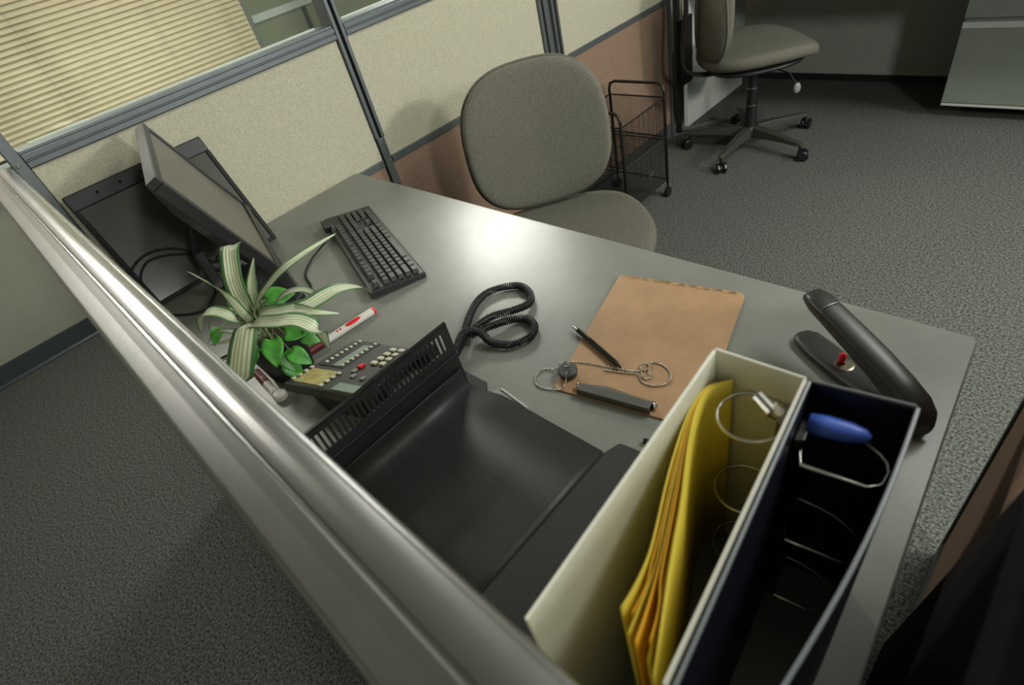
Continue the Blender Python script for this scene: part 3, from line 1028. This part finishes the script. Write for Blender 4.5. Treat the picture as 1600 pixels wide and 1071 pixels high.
tn, ls, rs, lf, rf, zt = binder('ring_binder', 'dark navy ring binder with a blue lever beside the white binder', 'bnavy', [(-.0885, .331), (-.022, .342), (-.0585, .083), (-.020, .100)], .290, curve=.006)
dirc = (lf - ls).normalized()
inn = Vector((-dirc.y, dirc.x, 0))
if inn.x < 0:
    inn = -inn
mt = ls + dirc * .030 + inn * .004
f = MB()
f.loft([[mt + dirc * u_ + inn * w_ + Vector((0, 0, zz)) for u_, w_ in ((-.012, -.003), (-.009, .004), (.009, .004), (.012, -.003))] for zz in (.742, .998)])
mm_ = f.build('ring_mount', 'darkmetal', tn, bevel=.001)
f = MB()
ring_ = []
for q, hw_, hz_ in ((0, .0075, .008), (.012, .0095, .0085), (.028, .0085, .008), (.038, .005, .006), (.042, .001, .002)):
    c = mt + inn * (.002 + q) - dirc * (.010 + q * .12) + Vector((0, 0, .998 - q * .05))
    ring_.append([c + dirc * math.cos(a) * hw_ + Vector((0, 0, math.sin(a) * hz_)) for a in [2 * PI * k / 16 for k in range(16)]])
f.loft(ring_)
o = f.build('lever', 'blue', mm_, smooth=True)
o['label'] = 'blue lever'
for zr in (.985, .872, .760):
    D = []
    for q_in, q_d in ((.006, .022), (.050, .022), (.058, .016), (.060, .004)):
        D.append(mt + inn * q_in + dirc * q_d + Vector((0, 0, zr)))
    for k in range(7):
        a = PI / 2 * k / 6
        D.append(mt + inn * (.004 + .056 * math.cos(a)) - dirc * (.026 * math.sin(a) - .002) + Vector((0, 0, zr)))
    D.append(mt + inn * .003 - dirc * .012 + Vector((0, 0, zr)))
    D.append(mt + inn * .003 + dirc * .012 + Vector((0, 0, zr)))
    MB().tube(D, .0016, 8, closed=True).build('ring', 'chrome', tn, smooth=True)
# welded seams along the vinyl edges
for a, b in ((ls, lf), (rs, rf)):
    n = 12
    d = (b - a).normalized()
    sgn = 1 if a is rs else -1
    nr = Vector((-d.y, d.x, 0)) * sgn
    pts = [a + (b - a) * (i / n) + nr * (.0015 + (.006 * math.sin(PI * i / n) if a is rs else 0)) + Vector((0, 0, zt + .0002)) for i in range(n + 1)]
    MB().tube(pts, .0014, 6).build('edge_seam', 'bseam', tn)
MB().tube([ls + Vector((0, .002, zt + .0002)), rs + Vector((0, .002, zt + .0002))], .0013, 6).build('edge_seam', 'bseam', tn)

# ================================================================= CLIPBOARD + PEN + CHAIN
cb = thing('clipboard', 'worn brown hardboard clipboard lying on the desk', 'clipboard', (-.40, .58, .73))
TL, TR, BL = Vector((-.559, .704)), Vector((-.330, .752)), Vector((-.478, .400))
BR = BL + TR - TL
ex = (TR - TL).normalized()
ey = (TL - BL).normalized()


def rpoly(p, r=.012, n=5):
    out = []
    N = len(p)
    for i in range(N):
        a, b, c = p[i - 1], p[i], p[(i + 1) % N]
        d0, d1 = (a - b).normalized(), (c - b).normalized()
        for k in range(n + 1):
            t = k / n
            out.append((b + d0 * r * (1 - t) ** 2 + d1 * r * t ** 2))
    return out


MB().prism([(q.x, q.y) for q in rpoly([BL, BR, TR, TL])], .7303, .7334).build('board', 'hardboard', cb, bevel=.0006)
# frayed top edge
f = MB()
n = 40
for i in range(n):
    a = TL + ex * (.012 + (.210 * i / n))
    dpt = .006 + .004 * random.random()
    f.box((a.x - ey.x * dpt / 2, a.y - ey.y * dpt / 2, .7335), (.0058, dpt, .0003), Matrix.Rotation(math.atan2(ex.y, ex.x), 3, 'Z'))
f.build('frayed_edge', 'hardedge', cb)
CM = Matrix.Translation((-.379, .434, .7334)) @ Matrix.Rotation(math.atan2(ex.y, ex.x), 4, 'Z')
cl = MB(CM)
cl.b2((-.060, -.013, 0), (.060, .013, .0016))
cl.b2((-.060, -.013, 0), (.060, -.011, .012))
c_ = cl.build('clip', 'clipsteel', cb, bevel=.0008)
f = MB(CM)
f.loft([[(-.058, -.012, .0125), (-.058, .000, .0145), (-.058, .009, .004), (-.058, .010, .0035), (-.058, .000, .0125), (-.058, -.012, .0110)],
        [(-.02, -.012, .0125), (-.02, .001, .0150), (-.02, .016, .004), (-.02, .017, .0035), (-.02, .000, .0130), (-.02, -.012, .0110)],
        [(.02, -.012, .0125), (.02, .001, .0150), (.02, .012, .004), (.02, .013, .0035), (.02, .000, .0130), (.02, -.012, .0110)],
        [(.058, -.012, .0125), (.058, .000, .0145), (.058, .009, .004), (.058, .010, .0035), (.058, .000, .0125), (.058, -.012, .0110)]])
f.build('spring_jaw', 'silver', c_, bevel=.0006)
f = MB(CM)
f.cyl((-.062, .001, .007), (.062, .001, .007), .0022, 10)
for x in (-.062, .062):
    f.sphere((x, .001, .007), .0045, n=6)
f.build('pivot_rod', 'chrome', c_)

pn_ = thing('pen', 'black ballpoint pen lying across the edge of the clipboard', 'pen', (-.47, .51, .735))
a, b = Vector((-.5355, .5315, .7395)), Vector((-.4065, .4885, .7395))
d = (b - a).normalized()
MB().cyl(a + d * .012, b - d * .014, .0046, 14).build('barrel', 'blackgloss', pn_, smooth=False)
MB().cyl(a, a + d * .012, .0036, 12).build('push_button', 'chrome', pn_)
MB().cyl(b - d * .014, b, .0046, 12, r1=.0016).build('tip', 'black', pn_)
MB().tube([a + d * .014 + Vector((0, 0, .005)), a + d * .016 + Vector((0, 0, .0075)), a + d * .05 + Vector((0, 0, .0062))], .0011, 6).build('clip', 'clipsteel', pn_)

bc = thing('stopper_chain', 'dark rubber sink stopper with a ball chain coiled on the clipboard', 'stopper', (-.45, .45, .735))
MB().lathe((-.474, .4365, .7334), [(.012, 0), (.0145, .001), (.0165, .010), (.0165, .0125), (.0145, .0140), (.004, .0140)], 32).build('stopper', 'rubber', bc)
f = MB()
f.cyl((-.474, .4365, .7470), (-.474, .4365, .7540), .0018, 8)
f.tube([(-.474 + .006 * math.cos(a), .4365 + .001, .7565 + .006 * math.sin(a)) for a in [2 * PI * k / 16 for k in range(16)]], .0010, 6, closed=True)
f.tube([(-.474, .4375, .752), (-.468, .428, .7482), (-.461, .417, .7480)], .0010, 6)
f.build('eye_ring', 'chrome', bc)
cp = catmull([(-.470, .432, .7500), (-.462, .408, .7352), (-.482, .396, .7325), (-.505, .392, .7322), (-.522, .408, .7322), (-.518, .428, .7322), (-.500, .437, .7345), (-.501, .452, .7352), (-.470, .470, .7352), (-.430, .482, .7352), (-.395, .492, .7352),
               (-.376, .503, .7352), (-.371, .515, .7352), (-.380, .520, .7362), (-.384, .510, .7372), (-.373, .496, .7365), (-.362, .490, .7352), (-.357, .500, .7362), (-.366, .506, .7382), (-.374, .524, .7360), (-.362, .530, .7352), (-.345, .526, .7352), (-.333, .515, .7352), (-.329, .502, .7352), (-.336, .490, .7352), (-.352, .482, .7352), (-.368, .484, .7352), (-.377, .493, .7365), (-.40, .484, .7352), (-.43, .474, .7352)], 24)
f = MB()
acc = 0
last = cp[0]
for q in cp:
    acc += (q - last).length
    last = q
    if acc >= .0036:
        acc = 0
        f.sphere(q, .0017, n=5)
f.tube(cp[::4], .0004, 4)
f.build('ball_chain', 'chrome', bc, smooth=True)
tag(MB().tube([(-.300, .3885, .7345), (-.262, .404, .7345)], .0040, 10).build('pen', 'blackgloss'), 'short black pen on the desk, mostly hidden by the white binder', 'pen')
f = MB()
f.sphere((-.288, .520, .7400), .012, 1.0, 1.6, .55, 8)
tag(f.build('rubber_bumper', 'blackgloss', smooth=True), 'small rounded black object on the clipboard behind the white binder corner', 'knob')

# ================================================================= STAPLER
st = thing('stapler', 'large black stapler with a raised arm on the corner of the desk', 'stapler', (-.12, .63, .73))
ba, bb_ = Vector((-.212, .690, .7305)), Vector((-.030, .582, .7305))
ax = (bb_ - ba).normalized()
sdv = Vector((-ax.y, ax.x, 0))
L0 = (bb_ - ba).length


def spine_loft(pts, n=16, sqe=3.2):
    rings = []
    for c, hw_, hz_, tilt in pts:
        rings.append([Vector(c) + sdv * sq(2 * PI * k / n, sqe)[0] * hw_ + (Vector((0, 0, 1)) * math.cos(tilt) - ax * math.sin(tilt)) * sq(2 * PI * k / n, sqe)[1] * hz_ for k in range(n)])
    f = MB()
    f.loft(rings)
    return f


def pt(s_, zz):
    return ba + ax * s_ + Vector((0, 0, zz))


spine_loft([(pt(-.004, .005), .006, .003, 0), (pt(.0, .006), .013, .005, 0), (pt(.012, .007), .020, .006, 0), (pt(.05, .0075), .0225, .007, 0), (pt(.10, .008), .0215, .008, 0), (pt(.15, .010), .019, .010, 0), (pt(.19, .016), .018, .016, 0), (pt(.215, .018), .017, .018, 0)]).build('base', 'gloss_stapler', st, smooth=True)
f = MB()
f.lathe(pt(.088, .0155), [(.0135, -.002), (.0135, .0010), (.011, .0018), (.003, .0018)], 28)
an = f.build('anvil_plate', 'clipsteel', st)
f = MB()
f.sphere(pt(.088, .0172), .0016, n=5)
f.build('anvil_slot', 'slot', an)
arm = [(.004, .0880, .008, .004), (.008, .0885, .0145, .007), (.025, .0870, .0185, .011), (.055, .0810, .0190, .0125), (.095, .0725, .0195, .0145), (.14, .062, .0195, .0165), (.18, .049, .0190, .0200), (.208, .036, .0182, .0240), (.219, .028, .0170, .0210)]
spine_loft([(pt(s_, zz), a_, b_, R(8)) for s_, zz, a_, b_ in arm]).build('arm', 'gloss_stapler', st, smooth=True)
f = MB()
q = pt(.045, .0833)
rr = []
for k in range(9):
    t = -1 + 2 * k / 8
    rr.append(q + sdv * t * .0195 + Vector((0, 0, .0125 * (1 - abs(t) ** 4))))
f.tube(rr, .0009, 6)
f.build('seam_band', 'silver', st)
spine_loft([(pt(.028, .0735), .010, .005, R(8)), (pt(.10, .0570), .011, .007, R(8)), (pt(.17, .040), .012, .010, R(8)), (pt(.20, .030), .012, .010, R(8))]).build('magazine', 'phone', st, smooth=True)
f = MB()
q = pt(.083, .021) - sdv * .000
f.loft([[q + Vector((math.cos(a) * r_x, math.sin(a) * r_x, h_)) for a in [2 * PI * k / 12 for k in range(12)]] for r_x, h_ in ((.0046, -.003), (.0052, .002), (.0050, .008), (.0036, .012), (.001, .014))])
o = f.build('release_tip', 'red', st, smooth=True)
o['label'] = 'red tip'

# ================================================================= MARKERS
mk = thing('marker', 'white dry-erase marker with red print and red end lying by the plant', 'marker', (-.955, .31, .735))
a, b = Vector((-.962, .250, .7385)), Vector((-.951, .366, .7385))
d = (b - a).normalized()
MB().cyl(a, b, .0085, 18).build('barrel', 'markerwhite', mk)
o = MB().cyl(b, b + d * .006, .0086, 18, r1=.0070).build('end_plug', 'red', mk)
o['label'] = 'red end plug'
o = MB().cyl(a - d * .045, a, .0084, 18, r1=.0092).build('cap', 'darkred', mk)
o['label'] = 'dark red cap'
f = MB()
NX = Vector((d.y, -d.x, 0))


def onbar(s_, ang):
    return a + d * s_ + (NX * math.sin(ang) + Vector((0, 0, 1)) * math.cos(ang)) * .0087


def patch(f, s0, s1, a0, a1, cut=None, n=10):
    for i in range(n):
        for j in range(4):
            q = []
            for (ii, jj) in ((i, j), (i + 1, j), (i + 1, j + 1), (i, j + 1)):
                u_ = ii / n
                hw_ = math.sqrt(max(0, 1 - (2 * u_ - 1) ** 2)) if cut == 'oval' else 1
                am, ah = (a0 + a1) / 2, (a1 - a0) / 2 * hw_
                q.append(f.v(onbar(s0 + (s1 - s0) * u_, am - ah + 2 * ah * jj / 4)))
            f.face(q)


patch(f, .050, .088, R(-8), R(62), 'oval')
patch(f, .030, .034, R(10), R(40))
patch(f, .037, .041, R(10), R(40))
f.build('logo_print', 'red', mk)
mk = thing('marker', 'dark red and white marker lying at the foot of the flower pot', 'marker', (-.96, .115, .735))
a, b = Vector((-1.015, .118, .7385)), Vector((-.925, .112, .7385))
d = (b - a).normalized()
MB().cyl(a, a + d * .055, .0085, 16).build('cap', 'darkred', mk)
MB().cyl(a + d * .055, b, .0080, 16).build('barrel', 'markerwhite', mk)
f = MB()
f.tube([a + d * .036 + Vector((0, .0, .0088)), a + d * .040 + Vector((0, .0, .0088))], .0016, 6)
f.build('stripe', 'markerwhite', mk)
f = MB()
f.lathe((-.905, .114, .7302), [(.010, 0), (.0125, .002), (.0125, .012), (.010, .016), (.002, .017)], 20)
tag(f.build('eraser_nub', 'markerwhite', bevel=.001), 'small white plastic cap standing between the plant pot and partition', 'cap')

# ================================================================= PLANT
pl = thing('potted_plant', 'striped spider plant and green pothos in a black pot behind the telephone', 'plant', (-.955, .168, .73))
PXC = Vector((-.955, .168, .7305))
f = MB(Matrix.Translation(PXC) @ Matrix.Rotation(R(20), 4, 'Z'))


def sqr(h, z_, n=20):
    return [(sq(2 * PI * k / n, 5)[0] * h, sq(2 * PI * k / n, 5)[1] * h, z_) for k in range(n)]


f.loft([sqr(.034, 0), sqr(.047, .094), sqr(.050, .095), sqr(.050, .106), sqr(.0455, .106), sqr(.044, .088)])
f.build('pot', 'pot', pl, bevel=.001)
f = MB(Matrix.Translation(PXC) @ Matrix.Rotation(R(20), 4, 'Z'))
f.loft([sqr(.001, .084), sqr(.044, .086), sqr(.044, .088), sqr(.001, .094)])
f.build('soil', 'soil', pl)


def ribbon(pts, wmax, roll=0.0, prof=None, sidev=None, fold=.25):
    P = catmull(pts, 7)
    me_bm = bmesh.new()
    uvl = me_bm.loops.layers.uv.new('UVMap')
    N = len(P)
    K = 6
    rows = []
    for i, q in enumerate(P):
        t = (P[min(i + 1, N - 1)] - P[max(i - 1, 0)]).normalized()
        s_ = i / (N - 1)
        side = t.cross(Vector((0, 0, 1)))
        if sidev:
            side = Vector(sidev) - t * t.dot(Vector(sidev))
        if side.length < .15:
            side = t.cross(Vector((1, 0, 0)))
        side.normalize()
        side = Matrix.Rotation(roll, 3, t) @ side
        nr = side.cross(t).normalized()
        wd = wmax * (prof(s_) if prof else math.sin(PI * min(1, .12 + s_ * .88) ** .8) ** .75)
        wd = max(wd, .0006)
        rows.append([me_bm.verts.new(q + side * wd * (k / K - .5) + nr * fold * wd * abs(k / K - .5)) for k in range(K + 1)])
    for i in range(N - 1):
        for k in range(K):
            fc_ = me_bm.faces.new([rows[i][k], rows[i + 1][k], rows[i + 1][k + 1], rows[i][k + 1]])
            for lp, (ii, kk) in zip(fc_.loops, ((i, k), (i + 1, k), (i + 1, k + 1), (i, k + 1))):
                lp[uvl].uv = (kk / K, ii / (N - 1))
    off = wloc(pl)
    bmesh.ops.translate(me_bm, verts=me_bm.verts, vec=-off)
    me = bpy.data.meshes.new('leaf')
    me_bm.to_mesh(me)
    me_bm.free()
    me.materials.append(M['striped'])
    for p in me.polygons:
        p.use_smooth = True
    o = bpy.data.objects.new('leaf', me)
    COL.objects.link(o)
    o.parent = pl
    md = o.modifiers.new('solid', 'SOLIDIFY')
    md.thickness = .0005
    return o


root = (-.93, .160, .825)
pt_long = lambda s_: (1 - s_) ** .55 * min(1, .45 + s_ * 2)
pt_wide = lambda s_: min(1, .35 + s_ * 2.2) * min(1, (1.02 - s_) * 3.2)
LV = [
    ([root, (-.905, .144, .90), (-.884, .133, .97), (-.884, .108, 1.03)], .024, 0, pt_long),
    ([root, (-.945, .162, .895), (-.940, .166, .95), (-.957, .190, .992), (-.975, .205, .994)], .036, 0, lambda s_: min(1, .3 + s_ * 1.8) * min(1, (1.06 - s_) * 7), (.72, .68, 0)),
    ([root, (-.935, .172, .895), (-.925, .185, .94), (-.945, .215, .970)], .022, 0, pt_wide, (.72, .68, .2)),
    ([root, (-.912, .160, .90), (-.837, .202, .97), (-.814, .248, .99), (-.837, .325, .98)], .026, .5, pt_long),
    ([root, (-.88, .155, .905), (-.815, .176, .928), (-.779, .208, .930), (-.778, .263, .925), (-.783, .303, .90), (-.811, .327, .86)], .034, .25, lambda s_: min(1, .3 + s_ * 1.2) * min(1, (1.0 - s_) * 2.4) + .02),
    ([root, (-.880, .140, .90), (-.765, .152, .945), (-.728, .174, .945), (-.712, .186, .92), (-.750, .195, .86)], .028, .2, pt_wide),
    ([root, (-.905, .147, .885), (-.872, .130, .912), (-.862, .106, .892), (-.872, .082, .852), (-.892, .069, .818)], .046, 0, lambda s_: min(1, .3 + s_ * 1.8) * min(1, (1.05 - s_) * 6), (.74, .67, 0)),
    ([root, (-.905, .131, .90), (-.917, .116, .93), (-.956, .096, .925), (-1.015, .082, .87)], .026, 0, pt_wide),
    ([root, (-.893, .123, .89), (-.925, .098, .90), (-.990, .078, .86)], .018, 0, pt_long),
    ([root, (-.884, .119, .885), (-.905, .091, .89), (-1.0, .079, .85)], .016, 0, pt_long),
    ([root, (-.98, .150, .88), (-1.03, .125, .88), (-1.07, .10, .84)], .018, 0, pt_long),
    ([root, (-.90, .20, .90), (-.85, .235, .92), (-.80, .245, .90)], .024, .2, pt_long),
]
for a_ in LV:
    ribbon(*a_)
ribbon([root, (-.885, .158, .905), (-.80, .19, .93), (-.752, .205, .93), (-.74, .235, .91)], .028, .4, pt_long)


def heart(c, d, nrm, L):
    c, d, nrm = Vector(c), Vector(d).normalized(), Vector(nrm).normalized()
    L *= .88
    d = (d - nrm * d.dot(nrm)).normalized()
    s_ = nrm.cross(d)
    f = MB()
    rows = []
    for i in range(9):
        t = i / 8
        hw_ = .40 * L * (math.sin(PI * min(1, (t * .93 + .07)) ** .62) ** .8) if t < 1 else .001
        row = []
        for k in range(-3, 4):
            u_ = k / 3
            back = .10 * L * (abs(u_) ** 1.5) * max(0, 1 - t * 3)
            row.append(c + d * (t * L - back) + s_ * u_ * hw_ + nrm * (.22 * hw_ * abs(u_) - .22 * L * t * t))
        rows.append(row)
    f.loft(rows, closed=False)
    f.build('pothos_leaf', 'pothos', pl, smooth=True, solid=.0006)
    g_ = MB()
    g_.tube([(PXC.x, PXC.y, .822), (Vector((PXC.x, PXC.y, .84)) + c) / 2 + Vector((0, 0, .02)), c], .0012, 6, smooth=5)
    g_.build('stem', 'stem', pl)


for c, d, n_, L in (((-1.000, .205, .865), (.3, .5, .0), (.5, -.3, .8), .060), ((-.985, .165, .875), (-.3, -.2, .3), (.6, -.3, .6), .050),
                    ((-.850, .148, .875), (.35, -.25, -.1), (.5, -.2, .8), .052), ((-.855, .172, .868), (.25, .35, -.1), (.45, -.2, .85), .046),
                    ((-.838, .150, .850), (.5, -.1, -.5), (.6, -.2, .6), .044), ((-.822, .158, .852), (.4, .2, -.4), (.6, -.2, .7), .042),
                    ((-.836, .190, .856), (.1, .3, -.3), (.6, -.2, .6), .040), ((-.895, .122, .858), (.2, -.3, -.2), (.4, -.3, .8), .046),
                    ((-.860, .150, .815), (.5, .0, -.6), (.7, -.2, .5), .044), ((-.965, .105, .885), (.2, -.3, .0), (.4, -.2, .8), .034), ((-.940, .185, .875), (.3, .3, .2), (.5, -.2, .8), .044)):
    heart(c, d, n_, L)
